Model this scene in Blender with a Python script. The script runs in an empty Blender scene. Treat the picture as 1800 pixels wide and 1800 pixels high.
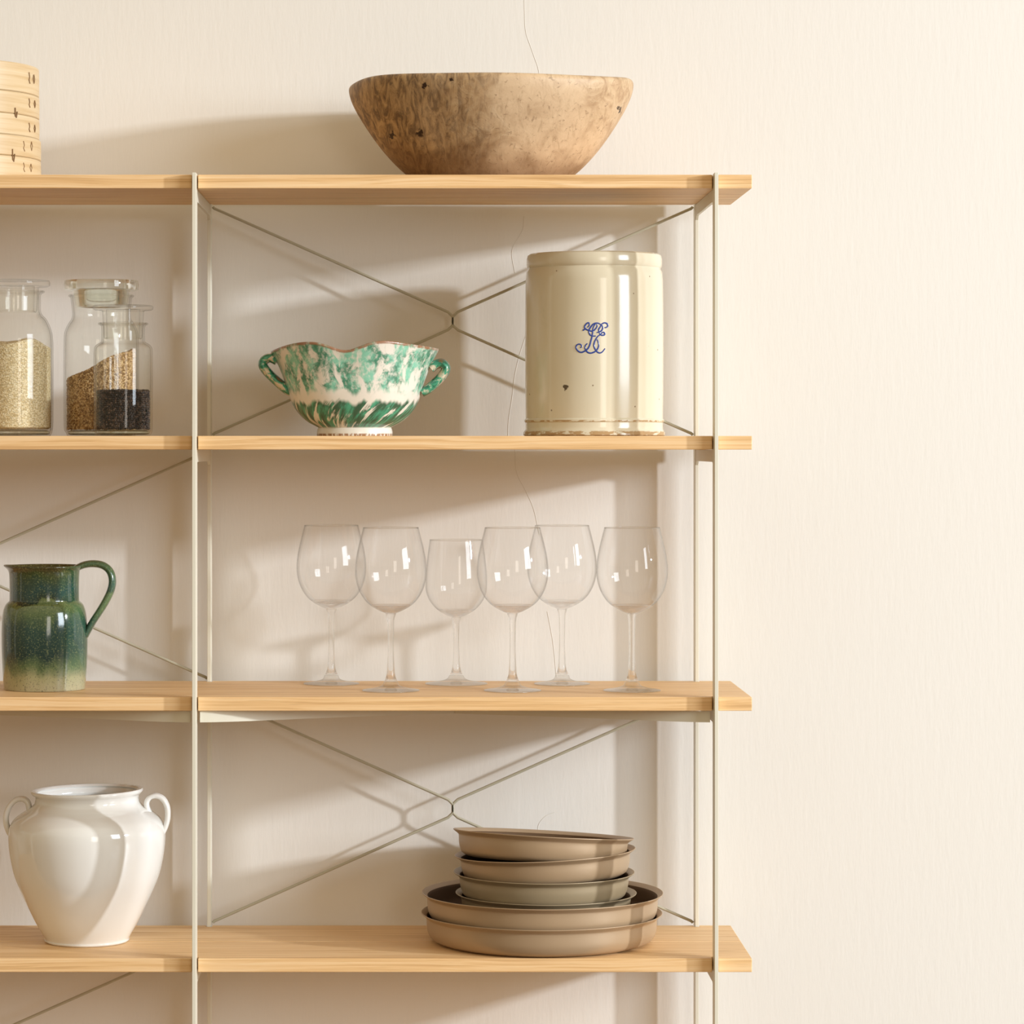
import bpy, bmesh, math, random
from mathutils import Vector, Matrix
PI = math.pi
sc = bpy.context.scene
COL = sc.collection
EYE = 1.2           # eye height; photo row 782 is the horizon
CAMD = 4.2          # camera to the front edge of the shelves
F = 5460.0          # focal length in pixels of the 1800 px frame
VX, VY = 740.0, 782.0

def S(y): return F / (CAMD + y)
def X(px, y): return (px - VX) / S(y)
def Z(py, y): return EYE + (VY - py) / S(y)

# ------------------------------------------------------------------ materials
def newmat(name):
    m = bpy.data.materials.new(name); m.use_nodes = True
    nt = m.node_tree; nt.nodes.clear()
    out = nt.nodes.new('ShaderNodeOutputMaterial')
    return m, nt, out

class NT:
    """tiny node helper"""
    def __init__(s, nt): s.nt = nt
    def n(s, typ, **kw):
        nd = s.nt.nodes.new(typ)
        for k, v in kw.items():
            if k.startswith('i_'):
                key = k[2:]
                key = int(key) if key.isdigit() else key.replace('_', ' ')
                nd.inputs[key].default_value = v
            else: setattr(nd, k, v)
        return nd
    def l(s, a, b): s.nt.links.new(a, b)
    def math(s, op, a, b=None, c=None, clamp=False):
        nd = s.n('ShaderNodeMath', operation=op, use_clamp=clamp)
        for i, v in enumerate((a, b, c)):
            if v is None: continue
            if hasattr(v, 'is_linked'): s.l(v, nd.inputs[i])
            else: nd.inputs[i].default_value = v
        return nd.outputs[0]
    def coords(s, kind='Object', scale=(1, 1, 1), loc=(0, 0, 0), rot=(0, 0, 0)):
        tc = s.n('ShaderNodeTexCoord'); mp = s.n('ShaderNodeMapping')
        mp.inputs['Scale'].default_value = scale; mp.inputs['Location'].default_value = loc
        mp.inputs['Rotation'].default_value = rot
        s.l(tc.outputs[kind], mp.inputs[0]); return mp.outputs[0]
    def noise(s, vec, scale=5, detail=4, rough=.5, dist=0):
        nd = s.n('ShaderNodeTexNoise'); nd.inputs['Scale'].default_value = scale
        nd.inputs['Detail'].default_value = detail; nd.inputs['Roughness'].default_value = rough
        nd.inputs['Distortion'].default_value = dist
        s.l(vec, nd.inputs['Vector']); return nd.outputs['Fac']
    def ramp(s, fac, stops, interp='LINEAR'):
        nd = s.n('ShaderNodeValToRGB'); cr = nd.color_ramp; cr.interpolation = interp
        while len(cr.elements) < len(stops): cr.elements.new(0.5)
        for e, (p, c) in zip(cr.elements, stops):
            e.position = p; e.color = (*c, 1) if len(c) == 3 else c
        s.l(fac, nd.inputs[0]); return nd.outputs['Color']
    def mix(s, fac, a, b, blend='MIX'):
        nd = s.n('ShaderNodeMix', data_type='RGBA', blend_type=blend)
        for sock, v in ((nd.inputs[0], fac), (nd.inputs[6], a), (nd.inputs[7], b)):
            if hasattr(v, 'is_linked'): s.l(v, sock)
            elif isinstance(v, (int, float)): sock.default_value = v
            else: sock.default_value = (*v, 1)
        return nd.outputs[2]
    def smooth(s, v, a, b, lo=0., hi=1.):
        nd = s.n('ShaderNodeMapRange', interpolation_type='SMOOTHSTEP')
        s.l(v, nd.inputs[0])
        nd.inputs[1].default_value = a; nd.inputs[2].default_value = b
        nd.inputs[3].default_value = lo; nd.inputs[4].default_value = hi
        return nd.outputs[0]
    def bump(s, h, strength=.3, dist=.001):
        nd = s.n('ShaderNodeBump'); nd.inputs['Strength'].default_value = strength
        nd.inputs['Distance'].default_value = dist; s.l(h, nd.inputs['Height']); return nd.outputs[0]
    def pbr(s, out, col, rough=.5, normal=None, coat=0, spec=.5, metal=0, sub=0):
        p = s.n('ShaderNodeBsdfPrincipled')
        if hasattr(col, 'is_linked'): s.l(col, p.inputs['Base Color'])
        else: p.inputs['Base Color'].default_value = (*col, 1)
        if hasattr(rough, 'is_linked'): s.l(rough, p.inputs['Roughness'])
        else: p.inputs['Roughness'].default_value = rough
        p.inputs['Specular IOR Level'].default_value = spec
        p.inputs['Coat Weight'].default_value = coat
        p.inputs['Coat Roughness'].default_value = .06
        p.inputs['Metallic'].default_value = metal
        if normal is not None: s.l(normal, p.inputs['Normal'])
        s.l(p.outputs[0], out.inputs[0]); return p

def m_wall():
    m, nt, out = newmat('limewashed_plaster'); t = NT(nt)
    c = t.coords('Object', (150, 150, 26))
    n1 = t.noise(c, 1.0, 3, .6)
    n2 = t.noise(t.coords('Object', (1, 1, 1)), 1.3, 2, .5)
    col = t.mix(n2, (.770, .738, .675), (.790, .760, .705))
    col = t.mix(t.smooth(n1, .60, .78, 0, .12), col, (.72, .67, .59))
    t.pbr(out, col, .75, t.bump(n1, .22, .0012), spec=.25); return m

def m_floor():
    m, nt, out = newmat('floorboards'); t = NT(nt)
    n = t.noise(t.coords('Object', (1.5, 18, 1)), 3, 6, .6)
    col = t.ramp(n, [(.3, (.16, .09, .04)), (.7, (.26, .16, .08))])
    t.pbr(out, col, .45, spec=.4); return m

def m_oak(name, seed, end=False):
    m, nt, out = newmat(name); t = NT(nt)
    loc = (seed * 3.7, seed * 1.3, seed * 2.1)
    warp = t.noise(t.coords('Object', (2.2, 8, 8), loc), 1.0, 2, .5)
    tc = t.n('ShaderNodeTexCoord')
    sx = t.n('ShaderNodeSeparateXYZ'); t.l(tc.outputs['Object'], sx.inputs[0])
    y = t.math('ADD', sx.outputs[1], t.math('MULTIPLY', warp, .030))
    z = t.math('ADD', sx.outputs[2], t.math('MULTIPLY', warp, .022))
    cb = t.n('ShaderNodeCombineXYZ')
    t.l(t.math('MULTIPLY', sx.outputs[0], 2.6), cb.inputs[0])
    t.l(t.math('MULTIPLY', y, 150), cb.inputs[1]); t.l(t.math('MULTIPLY', z, 230), cb.inputs[2])
    ad = t.n('ShaderNodeVectorMath', operation='ADD'); t.l(cb.outputs[0], ad.inputs[0]); ad.inputs[1].default_value = loc
    g = t.noise(ad.outputs[0], 1.0, 5, .62, .3)
    pores = t.noise(t.coords('Object', (22, 900, 900), loc), 1.0, 2, .5)
    big = t.noise(t.coords('Object', (1.2, 12, 12), loc), 1.0, 2, .5)
    col = t.ramp(g, [(.34, (.60, .35, .145)), (.45, (.76, .475, .215)), (.55, (.85, .57, .295)), (.70, (.90, .655, .38))])
    col = t.mix(t.smooth(big, .35, .7, 0, .30), col, (.84, .55, .27))
    col = t.mix(t.smooth(pores, .60, .74, 0, .25), col, (.42, .25, .10))
    t.pbr(out, col, .48, t.bump(g, .10, .0006), spec=.35); return m

def m_steel():
    m, nt, out = newmat('stone_grey_powder_coat'); t = NT(nt)
    n = t.noise(t.coords('Object', (1, 1, 1)), 900, 2, .5)
    t.pbr(out, (.72, .685, .56), .42, t.bump(n, .06, .0003), spec=.45); return m

def m_burl():
    m, nt, out = newmat('aged_burl_wood'); t = NT(nt)
    o = t.coords('Object', (1, 1, 1))
    w1 = t.noise(o, 8, 4, .6, 0)
    g = t.noise(t.coords('Object', (1.0, 1.0, 1.0), (3, 1, 2), (0, .6, 0)), 30, 6, .68, 1.6)
    g2 = t.noise(t.coords('Object', (2.2, 1.0, .55), (1, 5, 2), (0, -.55, 0)), 46, 5, .65, 1.4)
    f = t.noise(t.coords('Object', (1, 1, 1), (7, 2, 5)), 150, 4, .65, .8)
    sx = t.n('ShaderNodeSeparateXYZ'); tc = t.n('ShaderNodeTexCoord'); t.l(tc.outputs['Object'], sx.inputs[0])
    col = t.ramp(g, [(.28, (.30, .175, .085)), (.44, (.42, .27, .145)), (.56, (.54, .38, .22)), (.74, (.64, .48, .31))])
    col = t.mix(t.smooth(w1, .42, .62, 0, .75), col, (.66, .475, .29))
    col = t.mix(t.smooth(g2, .50, .72, 0, .40), col, (.27, .155, .07))
    # darker left end: the wood's own dark streaks, plus its shading painted in
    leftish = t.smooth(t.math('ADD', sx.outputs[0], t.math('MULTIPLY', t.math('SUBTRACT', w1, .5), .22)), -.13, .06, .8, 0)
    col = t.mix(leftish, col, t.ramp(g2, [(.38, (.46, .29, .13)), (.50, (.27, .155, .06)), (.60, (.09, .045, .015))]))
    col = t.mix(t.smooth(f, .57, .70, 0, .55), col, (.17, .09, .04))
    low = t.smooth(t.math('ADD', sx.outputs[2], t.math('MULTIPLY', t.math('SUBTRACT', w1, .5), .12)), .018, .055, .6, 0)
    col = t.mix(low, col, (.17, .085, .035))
    # worm holes / checks
    for (hx, hz, r) in ((-.092, .121, .0048), (-.137, .060, .004), (-.098, .059, .0062), (.178, .098, .004), (-.056, .128, .0025)):
        v = t.n('ShaderNodeVectorMath', operation='DISTANCE')
        cb = t.n('ShaderNodeCombineXYZ'); t.l(sx.outputs[0], cb.inputs[0]); t.l(sx.outputs[2], cb.inputs[2])
        wob = t.noise(t.coords('Object', (1, 1, 1), (hx * 30, 0, 0)), 160, 2, .5)
        t.l(cb.outputs[0], v.inputs[0]); v.inputs[1].default_value = (hx, 0, hz)
        d = t.math('ADD', v.outputs['Value'], t.math('MULTIPLY', t.math('SUBTRACT', wob, .5), .016))
        front = t.math('LESS_THAN', sx.outputs[1], 0)
        col = t.mix(t.math('MULTIPLY', t.smooth(d, r * .5, r, 1, 0), front), col, (.035, .015, .006))
    h = t.math('ADD', t.math('MULTIPLY', g, .6), t.math('MULTIPLY', f, .4))
    t.pbr(out, col, .5, t.bump(h, .35, .0018), spec=.35); return m

def m_bamboo():
    m, nt, out = newmat('pale_bamboo'); t = NT(nt)
    g = t.noise(t.coords('Object', (7, 7, 210)), 1.0, 4, .55, .2)
    col = t.ramp(g, [(.3, (.52, .36, .18)), (.5, (.60, .45, .26)), (.75, (.64, .51, .32))])
    t.pbr(out, col, .45, t.bump(g, .12, .0006), spec=.4); return m

def m_plain(name, col, rough=.5, coat=0, spec=.5, bumpscale=0, bs=.1, bd=.0005, metal=0):
    m, nt, out = newmat(name); t = NT(nt)
    c = t.coords('Object')
    v = t.noise(c, 14, 3, .5)
    a = tuple(x * .94 for x in col); b = tuple(min(1, x * 1.05) for x in col)
    cc = t.mix(v, a, b)
    nrm = t.bump(t.noise(c, bumpscale, 3, .5), bs, bd) if bumpscale else None
    t.pbr(out, cc, rough, nrm, coat, spec, metal); return m

def m_thin_glass(name, tint=(1, 1, 1), f0=.035, k=1.0, edge=.85):
    m, nt, out = newmat(name); t = NT(nt)
    lw = t.n('ShaderNodeLayerWeight'); lw.inputs[0].default_value = .5
    p5 = t.math('POWER', lw.outputs['Facing'], 4.2)
    fac = t.math('ADD', t.math('MULTIPLY', p5, .55 * k), f0, clamp=True)
    # glass soaks up a little more light where it is seen along its wall
    tin = t.mix(t.math('POWER', lw.outputs['Facing'], 7.0), tint, tuple(c * edge for c in tint))
    tr = t.n('ShaderNodeBsdfTransparent'); t.l(tin, tr.inputs[0])
    gl = t.n('ShaderNodeBsdfGlossy'); gl.inputs['Roughness'].default_value = .015
    mx = t.n('ShaderNodeMixShader'); t.l(fac, mx.inputs[0]); t.l(tr.outputs[0], mx.inputs[1]); t.l(gl.outputs[0], mx.inputs[2])
    t.l(mx.outputs[0], out.inputs[0]); return m

def m_solid_glass(name, col=(1, 1, 1), ior=1.48, amount=.55):
    m, nt, out = newmat(name); t = NT(nt)
    g = t.n('ShaderNodeBsdfGlass'); g.inputs['Color'].default_value = (*col, 1)
    g.inputs['IOR'].default_value = ior; g.inputs['Roughness'].default_value = 0.0
    tr = t.n('ShaderNodeBsdfTransparent'); tr.inputs[0].default_value = (*col, 1)
    mx = t.n('ShaderNodeMixShader'); mx.inputs[0].default_value = amount; t.l(tr.outputs[0], mx.inputs[1]); t.l(g.outputs[0], mx.inputs[2])
    t.l(mx.outputs[0], out.inputs[0]); return m

def m_grain(name, c1, c2, c3, scale):
    m, nt, out = newmat(name); t = NT(nt)
    vo = t.n('ShaderNodeTexVoronoi'); vo.inputs['Scale'].default_value = scale
    t.l(t.coords('Object', (1, 1, 1.25)), vo.inputs['Vector'])
    bw = t.n('ShaderNodeSeparateColor'); t.l(vo.outputs['Color'], bw.inputs[0])
    col = t.ramp(bw.outputs[0], [(0, c1), (.5, c2), (1, c3)])
    col = t.mix(t.smooth(vo.outputs['Distance'], .35, .75, 0, .5), col, tuple(x * .55 for x in c1))
    t.pbr(out, col, .6, t.bump(t.math('SUBTRACT', 1.0, vo.outputs['Distance']), .6, .001), spec=.3); return m

def m_random(name, c1, c2, c3, rough=.5):
    """each loose grain its own shade"""
    m, nt, out = newmat(name); t = NT(nt)
    g = t.n('ShaderNodeNewGeometry')
    col = t.ramp(g.outputs['Random Per Island'], [(0, c1), (.55, c2), (1, c3)])
    t.pbr(out, col, rough, spec=.4); return m

def m_green_bowl():
    m, nt, out = newmat('green_splashed_glaze'); t = NT(nt)
    tc = t.n('ShaderNodeTexCoord'); sx = t.n('ShaderNodeSeparateXYZ'); t.l(tc.outputs['Object'], sx.inputs[0])
    z = sx.outputs[2]
    su = t.n('ShaderNodeSeparateXYZ'); t.l(tc.outputs['UV'], su.inputs[0])
    u = su.outputs[0]
    def uvn(su_, sz_, sc_, det=3, rough=.55, dist=0, shear=0, off=0.):
        cb = t.n('ShaderNodeCombineXYZ')
        t.l(t.math('ADD', t.math('MULTIPLY', u, su_), t.math('MULTIPLY', z, shear)), cb.inputs[0])
        t.l(t.math('MULTIPLY', z, sz_), cb.inputs[1]); cb.inputs[2].default_value = off
        return t.noise(cb.outputs[0], sc_, det, rough, dist)
    base = t.mix(t.noise(t.coords('Object'), 22, 3, .6), (.76, .68, .55), (.86, .81, .72))
    wob = t.math('MULTIPLY', t.math('SUBTRACT', uvn(30, 1, 1, 2), .5), .030)
    zz = t.math('ADD', z, wob)
    # upper band of soft vertical daubs
    n1 = uvn(30, 34, 1.0, 4, .6, .5)
    top = t.math('MULTIPLY', t.smooth(zz, .056, .066), 1.0)
    a1 = t.math('MULTIPLY', t.smooth(n1, .40, .52), top)
    fine = uvn(90, 110, 1.0, 4, .65, .2, off=4.)
    a1 = t.math('MULTIPLY', a1, t.smooth(fine, .30, .56, .2, 1))
    g1 = t.mix(t.smooth(uvn(24, 30, 1.0, 4, .65, .2, off=9.), .42, .60), (.22, .58, .40), (.010, .20, .105))
    col = t.mix(t.math('MULTIPLY', a1, .93), base, g1)
    # lower band of dark leaning strokes
    n2 = uvn(44, 26, 1.0, 4, .6, .5, shear=-70, off=2.)
    low = t.math('MULTIPLY', t.smooth(zz, .050, .043), t.smooth(z, .0105, .0135))
    a2 = t.math('MULTIPLY', t.smooth(n2, .38, .46), low)
    g2 = t.mix(t.smooth(uvn(60, 40, 1, 4, .6, .2, shear=-60, off=7.), .42, .62), (.003, .080, .036), (.04, .34, .19))
    col = t.mix(t.math('MULTIPLY', a2, .96), col, g2)
    # iron-brown glaze showing at rim and foot
    vr = su.outputs[1]
    rn = uvn(60, 60, 1.0, 3, .6, off=5.)
    rim = t.math('MULTIPLY', t.smooth(t.math('ADD', vr, t.math('MULTIPLY', rn, .012)), .523, .530), t.smooth(vr, .60, .57))
    col = t.mix(t.math('MULTIPLY', rim, t.smooth(rn, .32, .52, .3, .95)), col, (.30, .13, .06))
    foot = t.math('MULTIPLY', t.smooth(z, .0045, .002), t.smooth(rn, .40, .55))
    col = t.mix(foot, col, (.34, .17, .08))
    p = t.pbr(out, col, .28, t.bump(t.noise(t.coords('Object'), 40, 3, .5), .25, .0015), .5, .5); return m

def m_handle_green():
    m, nt, out = newmat('green_glazed_ear'); t = NT(nt)
    n = t.noise(t.coords('Object', (1, 1, 1)), 62, 3, .55, .4)
    col = t.ramp(n, [(.40, (.72, .60, .44)), (.47, (.06, .34, .20)), (.60, (.01, .13, .07)), (.72, (.22, .10, .04))])
    t.pbr(out, col, .25, None, .5); return m

def m_crock():
    m, nt, out = newmat('cream_salt_glaze'); t = NT(nt)
    o = t.coords('Object'); tc = t.n('ShaderNodeTexCoord')
    sx = t.n('ShaderNodeSeparateXYZ'); t.l(tc.outputs['Object'], sx.inputs[0]); z = sx.outputs[2]
    col = t.mix(t.noise(o, 7, 3, .5), (.66, .58, .41), (.76, .69, .53))
    blot = t.noise(t.coords('Object', (1, 1, .6), (2, 1, 7)), 15, 4, .6, 1.2)
    lm = t.smooth(sx.outputs[0], -.02, -.07)
    col = t.mix(t.math('MULTIPLY', t.smooth(blot, .56, .66, 0, .45), lm), col, (.50, .50, .36))
    sp = t.n('ShaderNodeTexVoronoi'); sp.inputs['Scale'].default_value = 34; t.l(o, sp.inputs['Vector'])
    col = t.mix(t.smooth(sp.outputs['Distance'], .030, .055, .8, 0), col, (.16, .09, .04))
    # glaze chipped off along the mouldings near the foot
    tc2 = t.noise(t.coords('UV', (60, 160, 1)), 1.0, 3, .6)
    band1 = t.math('MULTIPLY', t.smooth(t.math('ABSOLUTE', t.math('SUBTRACT', z, .0205)), .0016, .0006), t.smooth(tc2, .47, .53))
    tc3 = t.noise(t.coords('UV', (34, 90, 1), (3, 4, 0)), 1.0, 4, .65)
    band2 = t.math('MULTIPLY', t.smooth(t.math('ADD', z, t.math('MULTIPLY', tc3, .008)), .0115, .0100), t.smooth(tc3, .42, .50))
    chip = t.math('MAXIMUM', band1, band2)
    col = t.mix(chip, col, (.42, .26, .11))
    v = t.n('ShaderNodeVectorMath', operation='DISTANCE'); cb = t.n('ShaderNodeCombineXYZ')
    t.l(sx.outputs[0], cb.inputs[0]); t.l(sx.outputs[2], cb.inputs[2])
    t.l(cb.outputs[0], v.inputs[0]); v.inputs[1].default_value = (-.044, 0, .066)
    stretch = t.noise(t.coords('Object', (1, 1, 1)), 150, 2, .5)
    d = t.math('ADD', v.outputs['Value'], t.math('MULTIPLY', t.math('SUBTRACT', stretch, .5), .012))
    col = t.mix(t.math('MULTIPLY', t.smooth(d, .0025, .0040, 1, 0), t.math('LESS_THAN', sx.outputs[1], 0)), col, (.10, .07, .04))
    rough = t.smooth(chip, 0, 1, .17, .7)
    bn = t.noise(t.coords('Object', (1, 1, .25)), 16, 2, .5)
    t.pbr(out, col, rough, t.bump(bn, .35, .003), .35, .5); return m

def m_jug():
    m, nt, out = newmat('green_reactive_glaze'); t = NT(nt)
    tc = t.n('ShaderNodeTexCoord'); sx = t.n('ShaderNodeSeparateXYZ'); t.l(tc.outputs['Object'], sx.inputs[0]); z = sx.outputs[2]
    n = t.noise(t.coords('Object', (1, 1, .7)), 26, 4, .6, .6)
    zz = t.math('ADD', z, t.math('MULTIPLY', t.math('SUBTRACT', n, .5), .045))
    zz = t.math('ADD', zz, t.math('MULTIPLY', sx.outputs[0], -.06))
    zf = t.math('DIVIDE', zz, .172)
    col = t.ramp(zf, [(.0, (.44, .40, .25)), (.10, (.36, .35, .19)), (.20, (.10, .15, .065)), (.29, (.006, .035, .035)), (.52, (.010, .050, .042)),
                      (.62, (.075, .125, .04)), (.715, (.13, .17, .06)), (.728, (.010, .028, .015)), (.80, (.010, .055, .055)), (.93, (.045, .07, .02)), (1.0, (.06, .05, .015))])
    fn = t.noise(t.coords('Object'), 420, 3, .7)
    col = t.mix(t.smooth(fn, .53, .68, 0, .55), col, (.27, .30, .13))
    col = t.mix(t.smooth(fn, .47, .32, 0, .6), col, (.010, .030, .018))
    lit_side = t.smooth(t.math('ADD', sx.outputs[0], t.math('MULTIPLY', t.math('SUBTRACT', n, .5), .06)), .020, .060, 0, .28)  # right side lightened in the glaze colour, standing in for the key light
    col = t.mix(lit_side, col, t.mix(t.smooth(zf, .1, .25), (.50, .52, .38), (.10, .24, .14)))
    bn = t.noise(t.coords('Object', (1, 1, .5)), 60, 3, .5)
    t.pbr(out, col, .12, t.bump(bn, .22, .0015), .6, .5); return m

def m_vase():
    m, nt, out = newmat('white_confit_glaze'); t = NT(nt)
    o = t.coords('Object')
    col = t.mix(t.noise(o, 8, 3, .5), (.78, .765, .715), (.84, .83, .785))
    sp = t.n('ShaderNodeTexVoronoi'); sp.inputs['Scale'].default_value = 22; t.l(o, sp.inputs['Vector'])
    col = t.mix(t.smooth(sp.outputs['Distance'], .018, .034, .7, 0), col, (.25, .18, .12))
    t.pbr(out, col, .10, t.bump(t.noise(t.coords('Object', (1, 1, .5)), 18, 2, .5), .2, .0025), .5, .5); return m

WIRE = m_plain('olive_grey_wire_coat', (.47, .435, .32), .45)
WALL = m_wall(); FLOOR = m_floor(); STEEL = m_steel(); BURL = m_burl(); BAMBOO = m_bamboo()
OAKS = [m_oak('oiled_oak_%s' % w, i + 1) for i, w in enumerate(('one', 'two', 'three', 'four', 'five', 'six', 'seven', 'eight', 'nine', 'ten'))]
BOWLG = m_thin_glass('clear_blown_glass', f0=.024, edge=.74); FOOTG = m_thin_glass('clear_pressed_glass', (.97, .97, .96), .10, 1.2, .85); JARG = m_thin_glass('clear_jar_glass', (.99, .99, .98), .022, 1.1, .62)
SOLID = m_solid_glass('clear_solid_glass'); SOLIDJ = m_solid_glass('pale_green_solid_glass', (.955, .97, .945), 1.45, .8)
GREENB = m_green_bowl(); GREENH = m_handle_green(); CROCK = m_crock(); JUG = m_jug(); VASE = m_vase()
PAN = [m_plain('matte_taupe_metal_%s' % w, c, .40, 0, .6, 300, .05, .0003, .2) for w, c in
       (('warm', (.43, .305, .185)), ('olive', (.38, .295, .18)))]
PANIN = m_plain('dark_coated_pan_inside', (.12, .068, .032), .7, 0, .25)
BLUE = m_plain('cobalt_blue_brushwork', (.028, .065, .30), .2, .4)
THREAD = m_plain('dark_cane_lacing', (.22, .12, .045), .6)
CRACK = m_plain('hairline_plaster_crack', (.71, .67, .60), .8)
CRACKL = m_plain('pale_plaster_crack', (.83, .80, .745), .8)
BLUNT = m_plain('brown_iron_glaze', (.22, .10, .045), .3, .3)

# ------------------------------------------------------------------ mesh tools
def link(name, verts, faces, mat, parent=None, smooth=None, uvs=None, bevel=0, loc=None):
    me = bpy.data.meshes.new(name)
    me.from_pydata([tuple(v) for v in verts], [], faces)
    bm = bmesh.new(); bm.from_mesh(me)
    if uvs is None: bmesh.ops.recalc_face_normals(bm, faces=bm.faces)
    bm.to_mesh(me); bm.free()
    if uvs is not None:
        lay = me.uv_layers.new(name='UVMap')
        k = 0
        for f in uvs:
            for uv in f: lay.data[k].uv = uv; k += 1
    me.materials.append(mat)
    o = bpy.data.objects.new(name, me); COL.objects.link(o)
    if parent is not None: o.parent = parent
    if loc is not None: o.location = loc
    if smooth is not None:
        for p in me.polygons: p.use_smooth = True
        me.set_sharp_from_angle(angle=math.radians(smooth))
    if bevel:
        b = o.modifiers.new('edge', 'BEVEL'); b.width = bevel; b.segments = 2; b.limit_method = 'ANGLE'; b.angle_limit = math.radians(40)
    return o

def thing(name, label, cat, loc, group=None, rot=(0, 0, 0)):
    o = bpy.data.objects.new(name, None); COL.objects.link(o)
    o.location = loc; o.rotation_euler = rot; o.empty_display_size = .05
    o['label'] = label; o['category'] = cat
    if group: o['group'] = group
    return o

def tag(o, label=None, cat=None, group=None, kind=None):
    for k, v in (('label', label), ('category', cat), ('group', group), ('kind', kind)):
        if v: o[k] = v
    return o

def cr(pts, n=8, closed=False):
    """Catmull-Rom through points of any dimension"""
    P = [Vector(p) for p in pts]; out = []
    N = len(P)
    for i in range(N if closed else N - 1):
        p1, p2 = P[i], P[(i + 1) % N]
        p0 = P[i - 1] if (i > 0 or closed) else p1 * 2 - p2
        p3 = P[(i + 2) % N] if (i + 2 < N or closed) else p2 * 2 - p1
        for k in range(n):
            t = k / n
            out.append(.5 * ((2 * p1) + (p2 - p0) * t + (2 * p0 - 5 * p1 + 4 * p2 - p3) * t * t + (3 * p1 - p0 - 3 * p2 + p3) * t ** 3))
    if not closed: out.append(P[-1])
    return out

def lathe(name, prof, mat, parent=None, seg=96, smooth=35, fn=None, loc=None):
    """prof: (r, z) bottom axis -> outer -> inner axis; r=0 points close on the axis. fn(r,z,a)->(x,y,z)"""
    V = []; rings = []
    if fn is None: fn = lambda r, z, a: (r * math.cos(a), r * math.sin(a), z)
    L = [0.]
    for i in range(1, len(prof)):
        L.append(L[-1] + math.hypot(prof[i][0] - prof[i - 1][0], prof[i][1] - prof[i - 1][1]))
    T = L[-1] or 1
    for (r, z) in prof:
        if r <= 1e-7:
            rings.append([len(V)]); V.append(fn(0, z, 0))
        else:
            rings.append(list(range(len(V), len(V) + seg)))
            for k in range(seg): V.append(fn(r, z, 2 * PI * k / seg))
    Fc = []; U = []
    for i in range(len(prof) - 1):
        a, b = rings[i], rings[i + 1]; va, vb = L[i] / T, L[i + 1] / T
        for k in range(seg):
            k2 = (k + 1) % seg; u0, u1 = k / seg, (k + 1) / seg
            if len(a) == 1 and len(b) == 1: continue
            if len(a) == 1: Fc.append((a[0], b[k2], b[k])); U.append(((u0, va), (u1, vb), (u0, vb)))
            elif len(b) == 1: Fc.append((a[k], a[k2], b[0])); U.append(((u0, va), (u1, va), (u0, vb)))
            else: Fc.append((a[k], a[k2], b[k2], b[k])); U.append(((u0, va), (u1, va), (u1, vb), (u0, vb)))
    return link(name, V, Fc, mat, parent, smooth, U, loc=loc)

def tube(path, r, n=10, ry=None, cap=True, side=None):
    """sweep an ellipse (r across, ry along 'side') along the path; returns verts, faces"""
    V = []; Fc = []; P = [Vector(p) for p in path]; up = Vector(side) if side else None
    prev = None
    for i, p in enumerate(P):
        t = (P[min(i + 1, len(P) - 1)] - P[max(i - 1, 0)]).normalized()
        if up is not None: b = (up - t * up.dot(t)).normalized()
        else:
            ref = prev if prev is not None else (Vector((0, 1, 0)) if abs(t.y) < .9 else Vector((1, 0, 0)))
            b = (ref - t * ref.dot(t)).normalized(); prev = b
        nrm = t.cross(b)
        rr = r[i] if isinstance(r, (list, tuple)) else r
        rb = (ry[i] if isinstance(ry, (list, tuple)) else ry) if ry else rr
        for k in range(n):
            a = 2 * PI * k / n
            V.append(p + nrm * (rr * math.cos(a)) + b * (rb * math.sin(a)))
    for i in range(len(P) - 1):
        for k in range(n):
            k2 = (k + 1) % n
            Fc.append((i * n + k, i * n + k2, (i + 1) * n + k2, (i + 1) * n + k))
    if cap:
        Fc.append(tuple(range(n))[::-1]); Fc.append(tuple(range((len(P) - 1) * n, len(P) * n)))
    return V, Fc

def join(parts):
    V = []; Fc = []
    for v, f in parts:
        b = len(V); V += list(v); Fc += [tuple(b + i for i in q) for q in f]
    return V, Fc

def boxm(x0, x1, y0, y1, z0, z1):
    V = [(x, y, z) for z in (z0, z1) for y in (y0, y1) for x in (x0, x1)]
    return V, [(0, 2, 3, 1), (4, 5, 7, 6), (0, 1, 5, 4), (1, 3, 7, 5), (3, 2, 6, 7), (2, 0, 4, 6)]

def prism(poly, z0, z1):
    n = len(poly)
    V = [(x, y, z0) for x, y in poly] + [(x, y, z1) for x, y in poly]
    Fc = [tuple(range(n))[::-1], tuple(range(n, 2 * n))] + [(i, (i + 1) % n, n + (i + 1) % n, n + i) for i in range(n)]
    return V, Fc

# ------------------------------------------------------------------ setting
YW = .337
w = link('wall_back', *boxm(-4.5, 5.0, YW, YW + .15, 0, 3.2), WALL); w['kind'] = 'structure'
f = link('floor', *boxm(-4.5, 7.5, -7.0, YW + .15, -.05, 0), FLOOR); f['kind'] = 'structure'

def crack(pts, r, mat):
    yy = YW - .0001
    V, Fc = tube([(X(a, YW), yy, Z(b, YW)) for a, b in cr(pts, 6)], r, 6, .0003, side=(0, 1, 0))
    link('hairline_crack', V, Fc, mat, w, 60)
crack([(921, -20), (922, 20), (924, 55), (932, 80), (939, 100), (947, 125), (949, 160)], .00045, CRACK)
crack([(925, 588), (913, 625), (905, 660), (900, 700), (894, 740), (893, 775)], .0005, CRACKL)
crack([(905, 790), (908, 830), (925, 865), (938, 895), (948, 940)], .0004, CRACK)
crack([(962, 1075), (972, 1130), (978, 1190)], .0004, CRACK)
crack([(945, 1460), (948, 1447), (960, 1434), (975, 1428)], .0004, CRACK)
crack([(905, 480), (900, 440), (918, 405), (921, 380)], .0004, CRACK)

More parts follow.
